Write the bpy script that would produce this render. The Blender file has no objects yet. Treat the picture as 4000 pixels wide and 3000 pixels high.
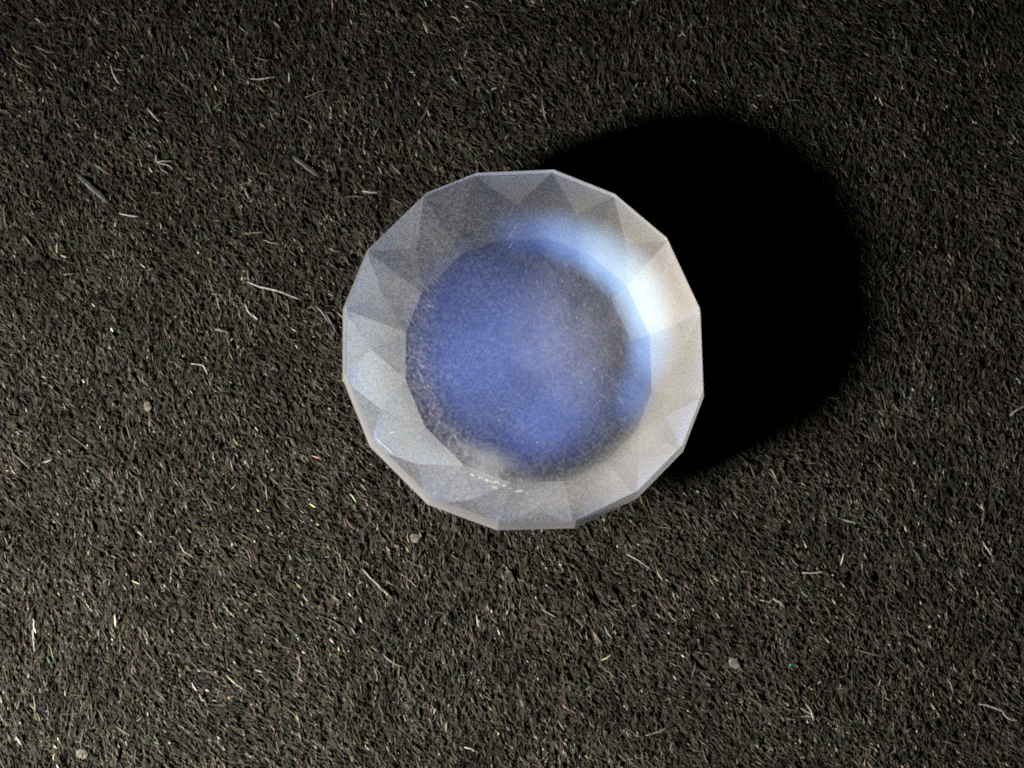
import bpy, math, random
import numpy as np
from mathutils import Vector

# ------------------------------------------------------------------ scene, camera, light
S = bpy.context.scene
S.unit_settings.system = 'METRIC'
S.unit_settings.scale_length = 0.001          # one unit is one millimetre
COL = S.collection
R = math.radians

TILT, TILT_AZ, CAM_D = R(7.5), R(-108), 75.0
CAM_DIR = Vector((math.cos(TILT_AZ)*math.sin(TILT), math.sin(TILT_AZ)*math.sin(TILT), math.cos(TILT)))
cam_data = bpy.data.cameras.new('camera')
cam = bpy.data.objects.new('camera', cam_data); COL.objects.link(cam)
cam.location = CAM_DIR*CAM_D
cz = CAM_DIR; cx = Vector((0, 1, 0)).cross(cz).normalized(); cy = cz.cross(cx)
from mathutils import Matrix
cam.matrix_world = Matrix(((cx.x, cy.x, cz.x, cam.location.x), (cx.y, cy.y, cz.y, cam.location.y),
                           (cx.z, cy.z, cz.z, cam.location.z), (0, 0, 0, 1)))
cam_data.sensor_width = 36
cam_data.lens = 36*CAM_D/17.65
cam_data.clip_start = 1; cam_data.clip_end = 2000
cam_data.dof.use_dof = True
cam_data.dof.focus_distance = CAM_D-0.7
cam_data.dof.aperture_fstop = cam_data.lens/1.7
S.camera = cam

W = bpy.data.worlds.new('World'); S.world = W; W.use_nodes = True
W.node_tree.nodes['Background'].inputs[0].default_value = (0.5, 0.6, 0.8, 1)
W.node_tree.nodes['Background'].inputs[1].default_value = 0.003

# one small bright lamp, low to the lower left
LAMP_AZ, LAMP_EL, LAMP_D = R(204.0), R(28.3), 58.0
lp = Vector((math.cos(LAMP_AZ)*math.cos(LAMP_EL), math.sin(LAMP_AZ)*math.cos(LAMP_EL), math.sin(LAMP_EL)))*LAMP_D
ld = bpy.data.lights.new('lamp', 'SPOT')
ld.energy = 2150000; ld.color = (1.0, 0.955, 0.895)
ld.shadow_soft_size = 6.0; ld.spot_size = R(43.5); ld.spot_blend = 1.0
lamp = bpy.data.objects.new('lamp', ld); COL.objects.link(lamp)
lamp.location = lp
AIM = Vector((-15.5, -11.6, 0))
lamp.rotation_euler = (AIM-lp).to_track_quat('-Z', 'Y').to_euler()

S.view_settings.view_transform = 'Standard'; S.view_settings.look = 'None'
S.view_settings.gamma = 1; S.view_settings.exposure = 0.0
S.view_settings.use_curve_mapping = False
S.render.engine = 'CYCLES'
c = S.cycles
c.max_bounces = 14; c.transmission_bounces = 12; c.transparent_max_bounces = 24
c.glossy_bounces = 8; c.diffuse_bounces = 2; c.volume_bounces = 4
c.caustics_reflective = False; c.caustics_refractive = False
c.sample_clamp_indirect = 0.45
c.use_denoising = False
c.use_adaptive_sampling = False
c.filter_width = 1.9
try:
    c.denoiser = 'OPENIMAGEDENOISE'
except Exception:
    pass

rng = np.random.default_rng(7)
random.seed(7)

# ------------------------------------------------------------------ helpers
def mat(name):
    m = bpy.data.materials.new(name); m.use_nodes = True
    m.node_tree.nodes.clear()
    out = m.node_tree.nodes.new('ShaderNodeOutputMaterial')
    return m, m.node_tree, out

def node(nt, kind, **inputs):
    n = nt.nodes.new(kind)
    for k, v in inputs.items():
        n.inputs[k.replace('_', ' ')].default_value = v
    return n

def mesh_obj(name, verts, faces, material, parent=None, smooth=False):
    me = bpy.data.meshes.new(name)
    me.from_pydata([tuple(v) for v in verts], [], faces); me.update()
    if smooth:
        me.polygons.foreach_set('use_smooth', [True]*len(me.polygons))
    me.materials.append(material)
    o = bpy.data.objects.new(name, me); COL.objects.link(o)
    if parent: o.parent = parent
    return o

def tag(o, label=None, cat=None, group=None, kind=None):
    if label: o['label'] = label
    if cat: o['category'] = cat
    if group: o['group'] = group
    if kind: o['kind'] = kind
    return o

# ------------------------------------------------------------------ black felt: sheet and fibres
def felt_sheet_material():
    m, nt, out = mat('felt_sheet')
    b = node(nt, 'ShaderNodeBsdfPrincipled', Roughness=0.9)
    b.inputs['Specular IOR Level'].default_value = 0.0
    tc = nt.nodes.new('ShaderNodeTexCoord')
    mp = nt.nodes.new('ShaderNodeMapping')
    mp.inputs['Rotation'].default_value = (0, 0, R(58)); mp.inputs['Scale'].default_value = (7, 26, 7)
    n = node(nt, 'ShaderNodeTexNoise', Scale=1.0, Detail=6.0, Roughness=0.7)
    r = nt.nodes.new('ShaderNodeValToRGB')
    r.color_ramp.elements[0].color = (0.010, 0.0093, 0.0076, 1); r.color_ramp.elements[0].position = 0.35
    r.color_ramp.elements[1].color = (0.025, 0.023, 0.018, 1); r.color_ramp.elements[1].position = 0.75
    bu = node(nt, 'ShaderNodeBump', Strength=1.0, Distance=0.03)
    L = nt.links.new
    L(tc.outputs['Object'], mp.inputs['Vector']); L(mp.outputs[0], n.inputs['Vector'])
    L(n.outputs['Fac'], r.inputs[0]); L(r.outputs[0], b.inputs['Base Color'])
    L(n.outputs['Fac'], bu.inputs['Height']); L(bu.outputs[0], b.inputs['Normal'])
    L(b.outputs[0], out.inputs['Surface'])
    return m

def fibre_material(name):
    m, nt, out = mat(name)
    b = node(nt, 'ShaderNodeBsdfDiffuse', Roughness=0.4)
    a = nt.nodes.new('ShaderNodeAttribute'); a.attribute_name = 'fibre_colour'
    nt.links.new(a.outputs['Color'], b.inputs['Color'])
    nt.links.new(b.outputs[0], out.inputs['Surface'])
    return m

def smooth_field(x, y, seed, scale):
    """sum of a few random plane waves: a slow wandering value in about -1..1"""
    g = np.random.default_rng(seed); v = np.zeros_like(x)
    for k in range(6):
        a = g.uniform(0, 2*math.pi); f = g.uniform(0.5, 1.6)/scale; p = g.uniform(0, 2*math.pi)
        v += np.sin((x*math.cos(a)+y*math.sin(a))*f*2*math.pi+p)
    return v/3.2

XW, YW = 10.7, 8.8                                  # half extents of the fibre mat
sheet = mesh_obj('felt_sheet', [(-60, -60, -0.034), (60, -60, -0.034), (60, 60, -0.034), (-60, 60, -0.034)], [(0, 1, 2, 3)], felt_sheet_material())
tag(sheet, 'black felt cloth backing under the moonstone', 'felt', kind='structure')

def build_fibres(N):
    x = rng.uniform(-XW, XW, N); y = rng.uniform(-YW, YW, N)
    ang = R(-63)+R(17)*smooth_field(x, y, 3, 5.0)+R(10)*smooth_field(x, y, 4, 1.6)+rng.normal(0, R(17), N)
    wild = rng.random(N) < 0.14
    ang[wild] = rng.uniform(-math.pi, math.pi, wild.sum())
    pitch = rng.normal(0, R(8), N)
    ln = np.exp(rng.normal(math.log(0.088), 0.45, N)).clip(0.03, 0.42)
    long_ = rng.random(N) < 0.06
    ln[long_] *= 1.9
    nib = rng.random(N) < 0.022                     # short ends whose pale colour stands in for shiny glints
    ln[nib] *= 0.65
    rad = np.exp(rng.normal(math.log(0.0110), 0.35, N)).clip(0.004, 0.026)
    z = rng.beta(1.3, 1.8, N)*0.068-0.038+0.014*smooth_field(x, y, 9, 0.9)+0.011*smooth_field(x, y, 10, 0.3)
    d = np.stack([np.cos(ang)*np.cos(pitch), np.sin(ang)*np.cos(pitch), np.sin(pitch)], 1)
    side = np.stack([-np.sin(ang), np.cos(ang), np.zeros(N)], 1)
    up = np.cross(d, side)
    ctr = np.stack([x, y, z], 1)
    bend = rng.normal(0, 0.06, N)*ln; bendz = rng.normal(0.02, 0.04, N)*ln
    rings = []
    for t, rr in ((-0.5, 0.55), (0.0, 1.0), (0.5, 0.45)):
        p = ctr+d*(ln*t)[:, None]
        if t == 0.0: p = p+side*bend[:, None]+up*bendz[:, None]
        rings.append((p, rad*rr))
    V = np.empty((N, 9, 3), np.float32)
    ph0 = rng.uniform(0, 2*math.pi, N)
    for i, (p, rr) in enumerate(rings):
        for k in range(3):
            a = ph0+k*2*math.pi/3
            V[:, i*3+k] = p+side*(np.cos(a)*rr)[:, None]+up*(np.sin(a)*rr)[:, None]
    quads = []
    for i in range(2):
        for k in range(3):
            k2 = (k+1) % 3
            quads.append([i*3+k, (i+1)*3+k, (i+1)*3+k2, i*3+k2])
    Q = (np.arange(N)[:, None, None]*9+np.array(quads)[None]).reshape(-1).astype(np.int32)
    me = bpy.data.meshes.new('felt_fibres')
    nf = N*6
    me.vertices.add(N*9); me.vertices.foreach_set('co', V.reshape(-1))
    me.loops.add(nf*4); me.loops.foreach_set('vertex_index', Q)
    me.polygons.add(nf)
    me.polygons.foreach_set('loop_start', np.arange(nf, dtype=np.int32)*4)
    me.polygons.foreach_set('use_smooth', np.ones(nf, bool))
    me.update()
    # dyed fibres: near-black, each with a slightly different cast, a few undyed pale ones
    val = np.exp(rng.normal(math.log(0.0150), 0.46, N)).clip(0.003, 0.12)
    val *= np.exp(0.22*smooth_field(x, y, 21, 1.4)+0.22*smooth_field(x, y, 22, 0.5))
    val[long_] *= 1.6  # streaky glints put into the colour of the long fibres
    pale = rng.random(N) < 0.006
    val[pale] = rng.uniform(0.06, 0.16, pale.sum())
    val[nib] = rng.uniform(0.04, 0.14, nib.sum())  # sparkle painted as pale colour on matte fibre
    tint = np.ones((N, 3))*np.array([1.08, 1.0, 0.78])
    tint *= np.exp(rng.normal(0, 0.11, (N, 3)))
    colr = np.ones((N, 9, 4), np.float32)
    colr[:, :, :3] = (tint*val[:, None])[:, None, :]
    at = me.color_attributes.new('fibre_colour', 'FLOAT_COLOR', 'POINT')
    at.data.foreach_set('color', colr.reshape(-1))
    me.materials.append(fibre_material('felt_fibre'))
    o = bpy.data.objects.new('felt_fibres', me); COL.objects.link(o)
    tag(o, 'matted near black felt fibres combed towards lower right', 'felt', kind='stuff')
    return o
build_fibres(240000)

# ------------------------------------------------------------------ the moonstone
GX, GY = 0.13, 0.41                                # centre of the stone on the felt
Z_TAB, Z_BEV, Z_GB, Z_GT, Z_TOP = 0.10, 0.26, 1.20, 1.90, 2.15
PX = 17.54/4000/1.1207
OUT = [(-780, 180), (-678, 435), (-430, 680), (-210, 770), (130, 787), (400, 680), (630, 485), (775, 170),
       (787, -195), (695, -435), (495, -640), (225, -770), (-110, -780), (-410, -670), (-660, -420), (-780, -125)]
OUT = [(x*PX, y*PX) for x, y in OUT][::-1]          # counter-clockwise
NG = len(OUT)
RG = 3.118
gem = bpy.data.objects.new('moonstone', None); COL.objects.link(gem)
gem.location = (GX, GY, 0)
tag(gem, 'round faceted moonstone with blue sheen lying on black felt', 'gemstone')

def ring(scale, z, shift=(0, 0)):
    return [(x*scale+shift[0], y*scale+shift[1], z) for x, y in OUT]
def half(scale, z):
    res = []
    for i in range(NG):
        a = OUT[i]; b = OUT[(i+1) % NG]
        mx, my = (a[0]+b[0])/2, (a[1]+b[1])/2
        k = scale*RG/math.hypot(mx, my)
        res.append((mx*k, my*k, z))
    return res
SH = (0.14, -0.04)                                   # the base facet is cut slightly off centre
R2 = 0.84; RB = 0.69; RT = 0.585
GB = ring(1.0, Z_GB)
GT = ring(0.977, Z_GT)
Z2 = Z_BEV+(Z_GB-Z_BEV)*(0.981*R2-RB)/(1-RB)+0.06
H2 = [(x+SH[0]*0.4, y+SH[1]*0.4, Z2) for x, y, _ in half(R2, Z2)]
BV = ring(RB, Z_BEV, SH)
TB = ring(RT, Z_TAB, SH)

def schlick_mix(nt, rough=0.03, f0=0.04):
    """clear polished surface: transparent, mirror-like towards grazing"""
    tr = nt.nodes.new('ShaderNodeBsdfTransparent')
    gl = node(nt, 'ShaderNodeBsdfGlossy', Roughness=rough)
    lw = node(nt, 'ShaderNodeLayerWeight', Blend=0.5)
    p = nt.nodes.new('ShaderNodeMath'); p.operation = 'POWER'; p.inputs[1].default_value = 5
    q = nt.nodes.new('ShaderNodeMath'); q.operation = 'MULTIPLY_ADD'; q.inputs[1].default_value = 1-f0; q.inputs[2].default_value = f0
    mx = nt.nodes.new('ShaderNodeMixShader')
    nt.links.new(lw.outputs['Facing'], p.inputs[0]); nt.links.new(p.outputs[0], q.inputs[0])
    nt.links.new(q.outputs[0], mx.inputs[0]); nt.links.new(tr.outputs[0], mx.inputs[1]); nt.links.new(gl.outputs[0], mx.inputs[2])
    return mx

M_polish, nt, out = mat('moonstone_polish')
def dusty_haze(nt, base, amount):
    """thin speckled dust film that also paints a pale haze over the surface"""
    d = node(nt, 'ShaderNodeBsdfDiffuse', Color=(0.8, 0.8, 0.8, 1))
    tc = nt.nodes.new('ShaderNodeTexCoord')
    n1 = node(nt, 'ShaderNodeTexNoise', Scale=17.0, Detail=2.0, Roughness=0.7)
    n2 = node(nt, 'ShaderNodeTexNoise', Scale=1.1, Detail=3.0)
    nt.links.new(tc.outputs['Object'], n1.inputs['Vector']); nt.links.new(tc.outputs['Object'], n2.inputs['Vector'])
    r = nt.nodes.new('ShaderNodeMapRange'); r.inputs['From Min'].default_value = 0.40; r.inputs['From Max'].default_value = 0.72
    r.inputs['To Min'].default_value = 0.25*amount; r.inputs['To Max'].default_value = 2.8*amount
    p = nt.nodes.new('ShaderNodeMath'); p.operation = 'MULTIPLY'
    q = nt.nodes.new('ShaderNodeMath'); q.operation = 'MULTIPLY'; q.inputs[1].default_value = 2.0
    nt.links.new(n1.outputs['Fac'], r.inputs['Value']); nt.links.new(n2.outputs['Fac'], q.inputs[0])
    nt.links.new(r.outputs[0], p.inputs[0]); nt.links.new(q.outputs[0], p.inputs[1])
    mx = nt.nodes.new('ShaderNodeMixShader')
    nt.links.new(p.outputs[0], mx.inputs[0]); nt.links.new(base.outputs[0], mx.inputs[1]); nt.links.new(d.outputs[0], mx.inputs[2])
    return mx
nt.links.new(dusty_haze(nt, schlick_mix(nt), 0.012).outputs[0], out.inputs['Surface'])

M_base, nt, out = mat('moonstone_base_facet')
nt.links.new(schlick_mix(nt, 0.05, 0.05).outputs[0], out.inputs['Surface'])

M_girdle, nt, out = mat('moonstone_girdle')
clear = node(nt, 'ShaderNodeBsdfGlass', IOR=1.52, Roughness=0.2)
df = node(nt, 'ShaderNodeBsdfDiffuse', Color=(0.62, 0.61, 0.60, 1))
tl = node(nt, 'ShaderNodeBsdfTranslucent', Color=(0.62, 0.62, 0.63, 1))
fr = nt.nodes.new('ShaderNodeMixShader'); fr.inputs[0].default_value = 0.5
mx = nt.nodes.new('ShaderNodeMixShader'); mx.inputs[0].default_value = 0.14
nt.links.new(df.outputs[0], fr.inputs[1]); nt.links.new(tl.outputs[0], fr.inputs[2])
nt.links.new(clear.outputs[0], mx.inputs[1]); nt.links.new(fr.outputs[0], mx.inputs[2])
nt.links.new(mx.outputs[0], out.inputs['Surface'])

def facet_material(name, rough, haze):
    """polished from outside, with a faint frosted haze; totally reflecting from inside"""
    m, nt, out = mat(name)
    g = node(nt, 'ShaderNodeBsdfGlass', IOR=1.52, Roughness=rough)
    d = node(nt, 'ShaderNodeBsdfDiffuse', Color=(0.80, 0.79, 0.76, 1))
    mx = nt.nodes.new('ShaderNodeMixShader'); mx.inputs[0].default_value = haze
    nt.links.new(g.outputs[0], mx.inputs[1]); nt.links.new(d.outputs[0], mx.inputs[2])
    nt.links.new(mx.outputs[0], out.inputs['Surface'])
    return m
M_facet = facet_material('moonstone_break_facet', 0.30, 0.01)
M_main = facet_material('moonstone_main_facet', 0.25, 0.004)
M_bevel = facet_material('moonstone_bevel_facet', 0.15, 0.0)

def facet(name, pts, material):
    """one polished facet; wound so that its normal leaves the stone"""
    ctr = Vector((0, 0, 1.3))
    P = [Vector(p) for p in pts]
    n = (P[1]-P[0]).cross(P[2]-P[0])
    if n.dot(P[0]-ctr) < 0: P = P[::-1]
    return mesh_obj(name, P, [tuple(range(len(P)))], material, gem)

# low smooth dome on top
NR = 14
dv, dfc = [(0, 0, Z_TOP)], []
for j in range(1, NR+1):
    t = j/NR
    zz = Z_GT+(Z_TOP-Z_GT)*(1-t*t)
    for (x, y, _) in GT:
        # round near the middle, sixteen-sided at the rim
        rr = math.hypot(x, y); w = t**4
        k = ((1-w)*RG*0.97/rr+w)*t
        dv.append((x*k, y*k, zz))
for i in range(NG):
    dfc.append((0, 1+i, 1+(i+1) % NG))
for j in range(NR-1):
    for i in range(NG):
        a = 1+j*NG+i; b = 1+j*NG+(i+1) % NG
        dfc.append((a, a+NG, b+NG, b))
mesh_obj('dome', dv, dfc, M_polish, gem, smooth=True)

for i in range(NG):
    j = (i+1) % NG; h = (i-1) % NG
    facet('girdle_facet', [GB[i], GB[j], GT[j], GT[i]], M_girdle)
    facet('break_facet', [GB[i], GB[j], H2[i]], M_facet)
    facet('main_facet', [GB[i], H2[h], BV[i], H2[i]], M_main)
    facet('star_facet', [H2[i], BV[i], BV[j]], M_main)
    facet('bevel_facet', [BV[i], BV[j], TB[j], TB[i]], M_bevel)
facet('table_facet', TB, M_base)

# the milky inside of the stone and its blue sheen: closed bodies that only hold scattering volume
def body(name, material, inset):
    k = 1-inset/RG
    rs = [[(x*k, y*k, z+dz) for x, y, z in rg] for rg, dz in ((TB, inset), (BV, inset*0.8), (GB, 0), (GT, -inset*0.5))]
    # main facets are planar between base and girdle, so this hull stays just inside them
    v = [p for rg in rs for p in rg]+[(0, 0, Z_TAB+inset), (0, 0, Z_TOP-inset*1.5)]
    f = []
    for a in range(3):
        for i in range(NG):
            j = (i+1) % NG
            f.append((a*NG+i, a*NG+j, (a+1)*NG+j, (a+1)*NG+i))
    cb, ct = 4*NG, 4*NG+1
    for i in range(NG):
        j = (i+1) % NG
        f.append((cb, j, i)); f.append((ct, 3*NG+i, 3*NG+j))
    return mesh_obj(name, v, f, material, gem)

def cloud_mat(name, colour, density, g, shape, forward=None):
    """scattering haze held in the stone; shape(nt, position) gives a 0..1 density factor"""
    m, nt, out = mat(name)
    v = nt.nodes.new('ShaderNodeVolumeScatter')
    v.inputs['Color'].default_value = (*colour, 1); v.inputs['Anisotropy'].default_value = g
    v.inputs['Density'].default_value = density
    if shape:
        tc = nt.nodes.new('ShaderNodeTexCoord')
        f = shape(nt, tc.outputs['Object'])
        mu = nt.nodes.new('ShaderNodeMath'); mu.operation = 'MULTIPLY'; mu.inputs[1].default_value = density
        nt.links.new(f, mu.inputs[0]); nt.links.new(mu.outputs[0], v.inputs['Density'])
    res = v
    if forward:                                     # an even, forward-throwing blue haze on top
        v2 = nt.nodes.new('ShaderNodeVolumeScatter')
        v2.inputs['Color'].default_value = (*forward[0], 1); v2.inputs['Density'].default_value = forward[1]
        v2.inputs['Anisotropy'].default_value = forward[2]
        res = nt.nodes.new('ShaderNodeAddShader')
        nt.links.new(v.outputs[0], res.inputs[0]); nt.links.new(v2.outputs[0], res.inputs[1])
    nt.links.new(res.outputs[0], out.inputs['Volume'])
    return m
def math_node(nt, op, a, b=None, c3=None):
    n = nt.nodes.new('ShaderNodeMath'); n.operation = op
    for k, x in enumerate((a, b, c3)):
        if x is None: continue
        if isinstance(x, (int, float)): n.inputs[k].default_value = x
        else: nt.links.new(x, n.inputs[k])
    return n.outputs[0]
def wisps(nt, pos, scale, lo, hi):
    n = node(nt, 'ShaderNodeTexNoise', Scale=scale, Detail=3.0, Roughness=0.6)
    nt.links.new(pos, n.inputs['Vector'])
    r = nt.nodes.new('ShaderNodeMapRange')
    r.inputs['From Min'].default_value = 0.3; r.inputs['From Max'].default_value = 0.7
    r.inputs['To Min'].default_value = lo; r.inputs['To Max'].default_value = hi
    nt.links.new(n.outputs['Fac'], r.inputs['Value'])
    return r.outputs['Result']
def milk_shape(nt, pos):
    # lit and dim zones put into density: cloudy rim and lower right, clear middle
    sp = nt.nodes.new('ShaderNodeSeparateXYZ'); nt.links.new(pos, sp.inputs[0])
    x, y = sp.outputs[0], sp.outputs[1]
    r = math_node(nt, 'SQRT', math_node(nt, 'ADD', math_node(nt, 'MULTIPLY', x, x), math_node(nt, 'MULTIPLY', y, y)))
    mr = nt.nodes.new('ShaderNodeMapRange'); mr.interpolation_type = 'SMOOTHSTEP'
    mr.inputs['From Min'].default_value = 2.05; mr.inputs['From Max'].default_value = 2.7
    mr.inputs['To Min'].default_value = 0.03; mr.inputs['To Max'].default_value = 1.0
    nt.links.new(r, mr.inputs['Value'])
    d = math_node(nt, 'ADD', math_node(nt, 'MULTIPLY', x, 0.55), math_node(nt, 'MULTIPLY', y, -0.83))
    md = nt.nodes.new('ShaderNodeMapRange'); md.interpolation_type = 'SMOOTHSTEP'
    md.inputs['From Min'].default_value = -2.6; md.inputs['From Max'].default_value = 1.2
    md.inputs['To Min'].default_value = 0.03; md.inputs['To Max'].default_value = 1.0
    nt.links.new(d, md.inputs['Value'])
    return math_node(nt, 'MULTIPLY', math_node(nt, 'MULTIPLY', mr.outputs['Result'], md.outputs['Result']), wisps(nt, pos, 0.9, 0.65, 1.2))
def blob_shape(ctr, rad, rot=0.0, power=1.5, wisp=(0.8, 0.75, 1.2)):
    def f(nt, pos):
        mp = nt.nodes.new('ShaderNodeMapping'); mp.vector_type = 'TEXTURE'
        mp.inputs['Location'].default_value = ctr; mp.inputs['Rotation'].default_value = (0, 0, rot)
        mp.inputs['Scale'].default_value = rad
        nt.links.new(pos, mp.inputs['Vector'])
        ln = nt.nodes.new('ShaderNodeVectorMath'); ln.operation = 'LENGTH'
        nt.links.new(mp.outputs[0], ln.inputs[0])
        q = math_node(nt, 'SUBTRACT', 1.0, math_node(nt, 'POWER', ln.outputs['Value'], 2.0))
        q = math_node(nt, 'POWER', math_node(nt, 'MAXIMUM', q, 0.0), power)
        return math_node(nt, 'MULTIPLY', q, wisps(nt, pos, *wisp))
    return f
body('milky_body', cloud_mat('moonstone_milk', (0.92, 0.88, 0.80), 0.19, 0.05, milk_shape, ((0.75, 0.80, 0.95), 0.015, 0.65)), 0.012)

def ellipsoid(name, ctr, rad, material, rotz=0.0, seg=24, rings=12, wob=0.0):
    v = [(0, 0, 1)]; f = []
    for j in range(1, rings):
        a = math.pi*j/rings
        for i in range(seg):
            b = 2*math.pi*i/seg
            k = 1+wob*math.sin(3*b+a*2)*math.sin(a)
            v.append((math.sin(a)*math.cos(b)*k, math.sin(a)*math.sin(b)*k, math.cos(a)))
    v.append((0, 0, -1))
    for i in range(seg): f.append((0, 1+i, 1+(i+1) % seg))
    for j in range(rings-2):
        for i in range(seg):
            a = 1+j*seg+i; b = 1+j*seg+(i+1) % seg
            f.append((a, a+seg, b+seg, b))
    L = len(v)-1
    for i in range(seg): f.append((L, 1+(rings-2)*seg+(i+1) % seg, 1+(rings-2)*seg+i))
    cr, sr = math.cos(rotz), math.sin(rotz)
    vv = []
    for x, y, z in v:
        x *= rad[0]; y *= rad[1]; z *= rad[2]
        vv.append((ctr[0]+x*cr-y*sr, ctr[1]+x*sr+y*cr, ctr[2]+z))
    return mesh_obj(name, vv, f, material, gem, smooth=True)
def sheen(name, ctr, rad, rot, colour, density, g, power, label, wisp=(0.8, 0.75, 1.2)):
    o = ellipsoid(name, ctr, rad, cloud_mat('moonstone_'+name, colour, density, g, blob_shape(ctr, rad, rot, power, wisp)), rot)
    return tag(o, label)
sheen('blue_sheen', (-0.42, 0.0, 1.38), (1.95, 2.15, 0.46), 0.2, (0.13, 0.26, 1.0), 0.50, 0.0, 1.1, 'soft blue glow filling the middle of the stone')
sheen('blue_sheen', (0.75, -1.15, 1.38), (1.55, 0.85, 0.44), R(32), (0.13, 0.26, 1.0), 0.30, 0.0, 1.1, 'fainter blue glow below the middle')
for deg, rr_, wide, colour, dens in ((-16, 2.05, 0.45, (0.16, 0.34, 1.0), 0.7), (6, 2.18, 0.55, (0.24, 0.46, 1.0), 1.7), (25, 2.24, 0.62, (0.32, 0.56, 1.0), 2.9),
                                     (44, 2.16, 0.62, (0.28, 0.50, 1.0), 2.2), (64, 2.06, 0.60, (0.20, 0.38, 1.0), 1.2), (84, 2.0, 0.55, (0.12, 0.28, 1.0), 0.5)):  # light gathered on the far side, shaped as dense pale blue clouds
    sheen('bright_sheen', (rr_*math.cos(R(deg)), rr_*math.sin(R(deg)), 1.42), (wide, 0.95, 0.40), R(deg), colour, dens*0.85, 0.0, 1.5,
          'bright pale blue glow built as clouds along one side of the stone')
sheen('lit_patch_haze', (0.95, 0.35, 1.30), (1.35, 1.50, 0.48), 0.0, (0.58, 0.62, 0.98), 0.17, 0.0, 0.8, 'grey haze standing for lit felt beside the blue glow', (1.6, 0.5, 1.4))  # pale haze added where lit felt shows through the stone
sheen('veil_inclusion', (-0.70, -1.95, 1.45), (1.05, 0.42, 0.35), R(-14), (0.9, 0.9, 0.88), 0.30, 0.0, 1.2, 'whitish cloudy veil near the lower rim', (2.2, 0.0, 1.8))

# ---- small marks in the stone, read off as offsets from its centre
M_white, nt, out = mat('feather_white')
b = node(nt, 'ShaderNodeBsdfPrincipled', Roughness=0.35); b.inputs['Base Color'].default_value = (0.15, 0.15, 0.145, 1)
nt.links.new(b.outputs[0], out.inputs['Surface'])
def at_gem(zx, zy, depth):
    x, y = (zx-850)*PX, (835-zy)*PX
    t = min(1, math.hypot(x, y)/RG)
    return Vector((x, y, Z_GT+(Z_TOP-Z_GT)*(1-t*t)-depth))
def tube_mesh(name, pts, rads, sides, material, parent=None, flat=0.7):
    n = len(pts); v = []; f = []
    for i, p in enumerate(pts):
        d = (pts[min(i+1, n-1)]-pts[max(i-1, 0)]).normalized()
        a = d.cross(Vector((0, 0, 1))).normalized(); b2 = a.cross(d)
        for k in range(sides):
            w = 2*math.pi*k/sides
            v.append(p+(a*math.cos(w)+b2*math.sin(w)*flat)*rads[i])
    for i in range(n-1):
        for k in range(sides):
            k2 = (k+1) % sides
            f.append((i*sides+k, i*sides+k2, (i+1)*sides+k2, (i+1)*sides+k))
    f.append(tuple(range(sides))[::-1]); f.append(tuple((n-1)*sides+k for k in range(sides)))
    return mesh_obj(name, v, f, material, parent, smooth=True)
def flake(name, c, rx, ry, rot, material, parent, seed, thick=0.35):
    g = random.Random(seed); n = 9; v = []
    for zz in (-1, 1):
        for i in range(n):
            a = 2*math.pi*i/n; k = g.uniform(0.65, 1.15)
            x, y = math.cos(a)*rx*k, math.sin(a)*ry*k
            v.append((c[0]+x*math.cos(rot)-y*math.sin(rot), c[1]+x*math.sin(rot)+y*math.cos(rot), c[2]+zz*thick*min(rx, ry)+g.uniform(-.2, .2)*min(rx, ry)))
    f = [tuple(range(n))[::-1], tuple(range(n, 2*n))]+[(i, (i+1) % n, n+(i+1) % n, n+i) for i in range(n)]
    return mesh_obj(name, v, f, material, parent)
for q, (zx, zy, rx, ry, rot) in enumerate([(630, 1395, .050, .016, -.5), (668, 1408, .060, .022, -.35), (700, 1420, .075, .022, -.45), (735, 1425, .060, .030, -.2),
        (720, 1445, .080, .020, -.3), (762, 1440, .045, .018, .3), (830, 1462, .085, .026, .05), (790, 1450, .030, .012, 0), (860, 1470, .030, .010, .2)]):
    flake('feather_inclusion', at_gem(zx, zy, 0.10), rx, ry, rot, M_white, gem, 100+q, 0.25)
for q, (zx, zy) in enumerate([(425, 975), (415, 405), (900, 800), (288, 1040), (340, 1045), (255, 1080), (905, 1255), (385, 1255), (430, 1250), (1195, 1520), (980, 1150), (740, 1160)]):
    c0 = at_gem(zx, zy, 0.06); e = 0.007+0.006*((q*37) % 5)/5
    flake('pinpoint_inclusion', c0, e, e*1.4, q, M_white, gem, 300+q, 0.6)
for a, b3, w in [((268, 1216), (445, 1193), .0045), ((830, 305), (785, 368), .006), ((805, 385), (785, 415), .006), ((208, 1232), (305, 1318), .010)]:  # last one paints the rim glint as a pale line, the others are scratches
    p, q = at_gem(*a, -0.002), at_gem(*b3, -0.002)
    pts = [p.lerp(q, k/5)+Vector((0, 0, 0.0)) for k in range(6)]
    tube_mesh('scratch_and_glint', pts, [w*r for r in (.3, .9, 1, .8, .9, .3)], 5, M_white, gem)

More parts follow.
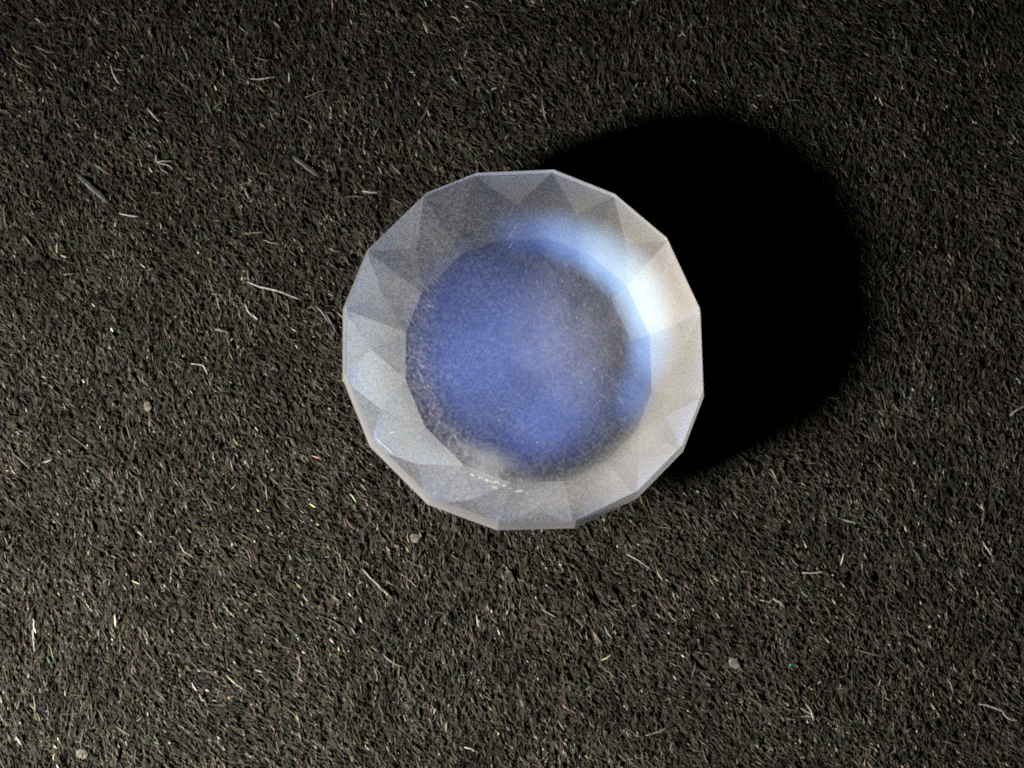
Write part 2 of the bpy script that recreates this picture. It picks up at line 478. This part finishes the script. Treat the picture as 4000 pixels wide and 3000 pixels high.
# ------------------------------------------------------------------ loose lint, grains and flakes on the felt
def ground(px, py, z=0.06):
    return Vector(((px-2000)*17.65/4000, -(py-1500)*17.65/4000/math.cos(TILT)-z*math.tan(TILT)*0.95, z))
def lint_material(name, colour, rough=0.5):
    m, nt, out = mat(name)
    b = node(nt, 'ShaderNodeBsdfPrincipled', Roughness=rough)
    b.inputs['Specular IOR Level'].default_value = 0.2
    tc = nt.nodes.new('ShaderNodeTexCoord'); n = node(nt, 'ShaderNodeTexNoise', Scale=11.0, Detail=4.0)
    r = nt.nodes.new('ShaderNodeValToRGB')
    r.color_ramp.elements[0].position = 0.3; r.color_ramp.elements[1].position = 0.7
    r.color_ramp.elements[0].color = (*[x*0.12 for x in colour], 1); r.color_ramp.elements[1].color = (*colour, 1)
    nt.links.new(tc.outputs['Object'], n.inputs['Vector']); nt.links.new(n.outputs['Fac'], r.inputs[0])
    nt.links.new(r.outputs[0], b.inputs['Base Color']); nt.links.new(b.outputs[0], out.inputs['Surface'])
    return m
LM = {'w': lint_material('lint_white', (0.14, 0.135, 0.12)), 'c': lint_material('lint_cream', (0.065, 0.058, 0.043)),
      't': lint_material('lint_tan', (0.021, 0.0195, 0.015)), 'g': lint_material('lint_grey', (0.022, 0.022, 0.021)),
      'o': lint_material('grain_ochre', (0.058, 0.051, 0.038), 0.8), 'e': lint_material('speck_teal', (0.02, 0.2, 0.15), 0.3)}
def catmull(P, n):
    Q = [P[0]*2-P[1]]+P+[P[-1]*2-P[-2]]; res = []
    for i in range(1, len(Q)-2):
        for k in range(n):
            t = k/n; a, b2, c2, d2 = Q[i-1], Q[i], Q[i+1], Q[i+2]
            res.append(0.5*((2*b2)+(c2-a)*t+(2*a-5*b2+4*c2-d2)*t*t+(3*b2-a-3*c2+d2)*t**3))
    res.append(P[-1]); return res
def lint(label, m, w, *pts, cat='lint', name='lint_fibre', branches=()):
    """w: half width in photo pixels"""
    g = random.Random(label)
    c0 = ground(*pts[0], 0.0)
    def strand(pp, ww):
        P = [ground(x, y, 0.030+0.025*math.sin(math.pi*(i+0.3)/len(pp)))-c0 for i, (x, y) in enumerate(pp)]
        C = catmull(P, max(3, 9//len(P)))
        n = len(C)
        C = [p+Vector((g.gauss(0, .004), g.gauss(0, .004), 0)) for p in C]
        rr = [ww*17.65/4000*(0.35+0.65*math.sin(math.pi*min(1, max(0, (i+.25)/(n-.5))))**0.6)*g.uniform(.7, 1.15) for i in range(n)]
        return C, rr
    C, rr = strand(pts, w*0.8)
    o = tube_mesh(name, C, rr, 6, LM[m], None, 0.7 if w < 10 else 0.15); o.location = c0-Vector((0, 0, 0.0 if w < 10 else 0.024))
    for bp in branches:
        C, rr = strand(bp, w*0.6)
        tube_mesh('branch', C, rr, 5, LM[m], o)
    return tag(o, label, cat, 'loose lint fibres on the felt')
def grain(label, m, px, py, r, seed, name='grain', cat='grain', flat=0.16):
    g = random.Random(seed); c0 = ground(px, py, 0.0); rr = r*17.65/4000
    n, k = 12, 7; v = [(0, 0, rr*flat*1.7)]; f = []
    for j in range(1, k):
        a = math.pi*j/k
        for i in range(n):
            b2 = 2*math.pi*i/n; u = rr*(1+0.14*math.sin(2*b2+seed)+g.uniform(-.22, .16))
            v.append((math.sin(a)*math.cos(b2)*u, math.sin(a)*math.sin(b2)*u, rr*flat*(0.7+math.cos(a))))
    v.append((0, 0, -rr*flat*0.3))
    for i in range(n): f.append((0, 1+i, 1+(i+1) % n))
    for j in range(k-2):
        for i in range(n):
            a = 1+j*n+i; b2 = 1+j*n+(i+1) % n; f.append((a, a+n, b2+n, b2))
    for i in range(n): f.append((len(v)-1, 1+(k-2)*n+(i+1) % n, 1+(k-2)*n+i))
    o = mesh_obj(name, v, f, LM[m], None, smooth=True); o.location = c0+Vector((0, 0, 0.012))
    return tag(o, label, cat, 'small grains and specks on the felt')

lint('long bright white lint fibre lying just left of the moonstone', 'w', 5.5, (962, 1108), (1037, 1130), (1103, 1148), (1176, 1178))
lint('short cream lint fibre left of the long bright fibre beside the moonstone', 'c', 3.5, (823, 1154), (850, 1156), (874, 1162))
lint('small hooked white lint fibre on bare felt left of the moonstone', 'w', 4, (748, 1428), (793, 1434), (814, 1470))
lint('broad tan lint sliver above the small hooked white fibre', 'c', 6, (841, 1292), (868, 1297), (892, 1304))
lint('tiny white lint nib between moonstone and the broad tan sliver', 'w', 4.5, (987, 1233), (1006, 1254))
lint('thick straight white lint fibre at the upper left edge of the moonstone', 'w', 6, (1411, 748), (1445, 752), (1475, 754))
lint('thin curved cream lint fibre beneath the thick straight white one', 'c', 3, (1345, 772), (1372, 767), (1426, 772))
lint('short upright white lint fibre above the upper left of the moonstone', 'w', 3.5, (1667, 420), (1670, 435), (1678, 452))
lint('long upright tan lint fibre above the top of the moonstone', 'c', 4.5, (2117, 362), (2123, 416), (2135, 464))
lint('tiny slanted cream lint fibre up and left of the moonstone', 'c', 3.5, (1457, 528), (1475, 498))
lint('faint grey lint fibre slanting near the middle of the top edge', 't', 5, (1951, 39), (1965, 85), (1978, 121))
lint('faint broad lint streak above the long upright tan fibre', 't', 7, (1900, 151), (1918, 178), (1936, 199))
lint('bright white lint fibre with dull tail, left one of the top pair', 'w', 4.5, (970, 308), (1019, 306), (1079, 296))
lint('dull yellowish lint fibre right of the bright white one near the top', 'c', 4, (1185, 380), (1242, 356), (1305, 342))
lint('blurred pale lint tuft close to the top edge', 'c', 8, (1060, 78), (1088, 102))
lint('slender white steep lint fibre in the upper left corner area', 'w', 4.5, (422, 250), (437, 301), (464, 335))
lint('stubby cream lint fibre touching the slender white steep one', 'c', 4, (446, 274), (466, 276), (485, 274))
lint('short blue white lint glint nearest the top left corner', 'w', 5, (124, 72), (148, 90))
lint('bent pinkish lint fibre under the top left corner glint', 'c', 4, (121, 181), (175, 208), (208, 205))
lint('dull lint fibre at the left edge below the bent pinkish one', 'c', 4, (45, 232), (66, 253), (120, 274))
lint('pale slanted lint fibre midway between left edge and the top pair', 'w', 4, (567, 425), (594, 458), (618, 482))
lint('bright upright lint nib with a faint sideways tail', 'w', 4.5, (603, 606), (606, 640), branches=[[(606, 640), (640, 634), (672, 636)], [(606, 640), (655, 652), (668, 668)]])
lint('wide dull lint strip slanting down towards the moonstone', 't', 15, (1140, 609), (1195, 650), (1251, 693))
lint('long wide dull lint strip in the left upper felt', 'g', 15, (289, 681), (360, 745), (428, 802))
lint('thin wavy lint fibre beside the long wide dull strip', 'c', 3.5, (362, 645), (398, 675), (440, 696))
lint('bright cream lint fibre below the long wide dull strip', 'w', 4.5, (461, 841), (500, 850), (546, 853))
lint('thin lint fibre rising to the right under the wide dull strip', 'c', 3.5, (931, 726), (965, 717), (1001, 693))
lint('upper of two close pale lint fibres left of the moonstone shoulder', 'c', 4, (953, 919), (989, 913), (1031, 910))
lint('lower of two close pale lint fibres left of the moonstone shoulder', 'c', 4, (1025, 943), (1058, 953), (1091, 956))
lint('tiny level lint fibre right of the upright nib with tail', 'c', 3, (723, 702), (763, 704))
lint('short white lint fibre at the far left above mid height', 'w', 4, (235, 1006), (262, 1015))
lint('short cream lint fibre just below the far left white one', 'c', 4.5, (250, 1084), (292, 1075))
lint('bright split lint fibre close to the left edge low down', 'w', 5, (150, 2412), (153, 2440), (160, 2470), branches=[[(153, 2440), (150, 2490), (158, 2540)]])
lint('bright short lint fibre in the bottom left corner', 'w', 4.5, (90, 2862), (100, 2880), (112, 2898))
lint('curved pale lint fibre below left of the moonstone', 'c', 4.5, (705, 2115), (730, 2155), (768, 2178))
lint('thin curved upright lint fibre low in the left half', 'c', 3.5, (1167, 2543), (1180, 2580), (1170, 2630))
lint('long fuzzy grey lint fibre slanting below the moonstone', 'c', 7, (1417, 2217), (1463, 2265), (1500, 2300), (1544, 2338))
lint('straight cream lint fibre below right of the moonstone', 'w', 3.5, (2446, 2157), (2497, 2187), (2545, 2223))
lint('curved lint fibre rising rightward near the bottom edge', 'c', 4, (2515, 2856), (2575, 2838), (2633, 2811))
lint('short steep lint fibre midway between moonstone and bottom edge', 'c', 4, (2310, 2452), (2330, 2480), (2349, 2500))
lint('small arched pale lint fibre at the middle of the bottom edge', 'w', 4.5, (1815, 2905), (1838, 2906), (1858, 2920))
lint('slanted pale lint fibre under the long fuzzy grey one', 'c', 4, (1499, 2546), (1530, 2575), (1592, 2600))
lint('bright level lint fibre below the tail of the shadow', 'w', 4, (3131, 2229), (3170, 2230), (3228, 2222))
lint('tiny level lint fibre left of the bright level one', 'c', 3.5, (2890, 2224), (2929, 2226))
lint('fat tan lint sliver below the two level fibres', 'c', 9, (3014, 2328), (3040, 2340), (3062, 2362))
lint('forked orange tinged lint fibre in the lower right felt', 'w', 4, (3142, 2735), (3161, 2765), (3170, 2800), branches=[[(3122, 2782), (3150, 2780), (3170, 2785)], [(3119, 2751), (3145, 2765), (3166, 2778)]])
lint('long zigzag white lint fibre at the right edge low down', 'w', 4.5, (3815, 2733), (3860, 2742), (3903, 2760), (3930, 2790), (3975, 2796))
lint('bright pointed lint fibre at the right above the zigzag one', 'w', 5, (3837, 2103), (3861, 2139), (3876, 2162))
lint('thin dull lint fibre left of the zigzag one', 'c', 3.5, (3577, 2561), (3592, 2580), (3608, 2597))
lint('slanted brownish lint fibre between thin dull and zigzag ones', 'c', 5, (3692, 2633), (3708, 2660), (3716, 2687))
lint('tiny yellowish lint fibre on the lower edge of the shadow', 'c', 2.5, (3240, 1549), (3262, 1550), (3288, 1547))
lint('bright frayed lint fibre running off the right edge', 'w', 6, (3955, 1615), (3985, 1590), (4030, 1570))
lint('dim curved lint fibre above the top of the shadow', 'c', 4, (3059, 172), (3075, 176), (3092, 190))
lint('pale lint fibre hanging off the top edge at far right', 'c', 7, (3815, -10), (3826, 8), (3832, 28))
lint('fluffy white dust wisp against the left side of the moonstone', 'g', 7, (1232, 1195), (1262, 1228), (1290, 1275), branches=[[(1262, 1228), (1290, 1225), (1310, 1250)], [(1250, 1200), (1285, 1250), (1318, 1310)]])
grain('pale ochre round grain just below the moonstone', 'o', 1625, 2100, 21, 1)
grain('pale ochre grain in the bottom left corner area', 'o', 344, 2931, 22, 2)
grain('dull round grain in the lower right felt', 'o', 2866, 2579, 23, 3)
grain('cream fleck left of the moonstone at its lower half', 'o', 582, 1594, 18, 4)
grain('bright speck at the top edge of the shadow', 'c', 2244, 495, 9, 5, 'speck', 'speck')
grain('bright white speck below the shadow near the right edge', 'w', 3577, 1799, 7, 6, 'speck', 'speck')
grain('bright bluish speck at the far right edge above mid height', 'w', 3975, 537, 10, 7, 'speck', 'speck')
grain('tiny teal speck beside the dull round grain', 'e', 3083, 2585, 5, 8, 'speck', 'speck')
grain('bright white speck low in the left half', 'w', 651, 2286, 8, 9, 'speck', 'speck')
o = flake('flake', Vector((0, 0, 0.05)), 0.11, 0.12, 0.2, LM['t'], None, 55, 0.08)
o.location = ground(1984, 2247, 0.0)
tag(o, 'squarish tan flake below the middle of the moonstone', 'flake')
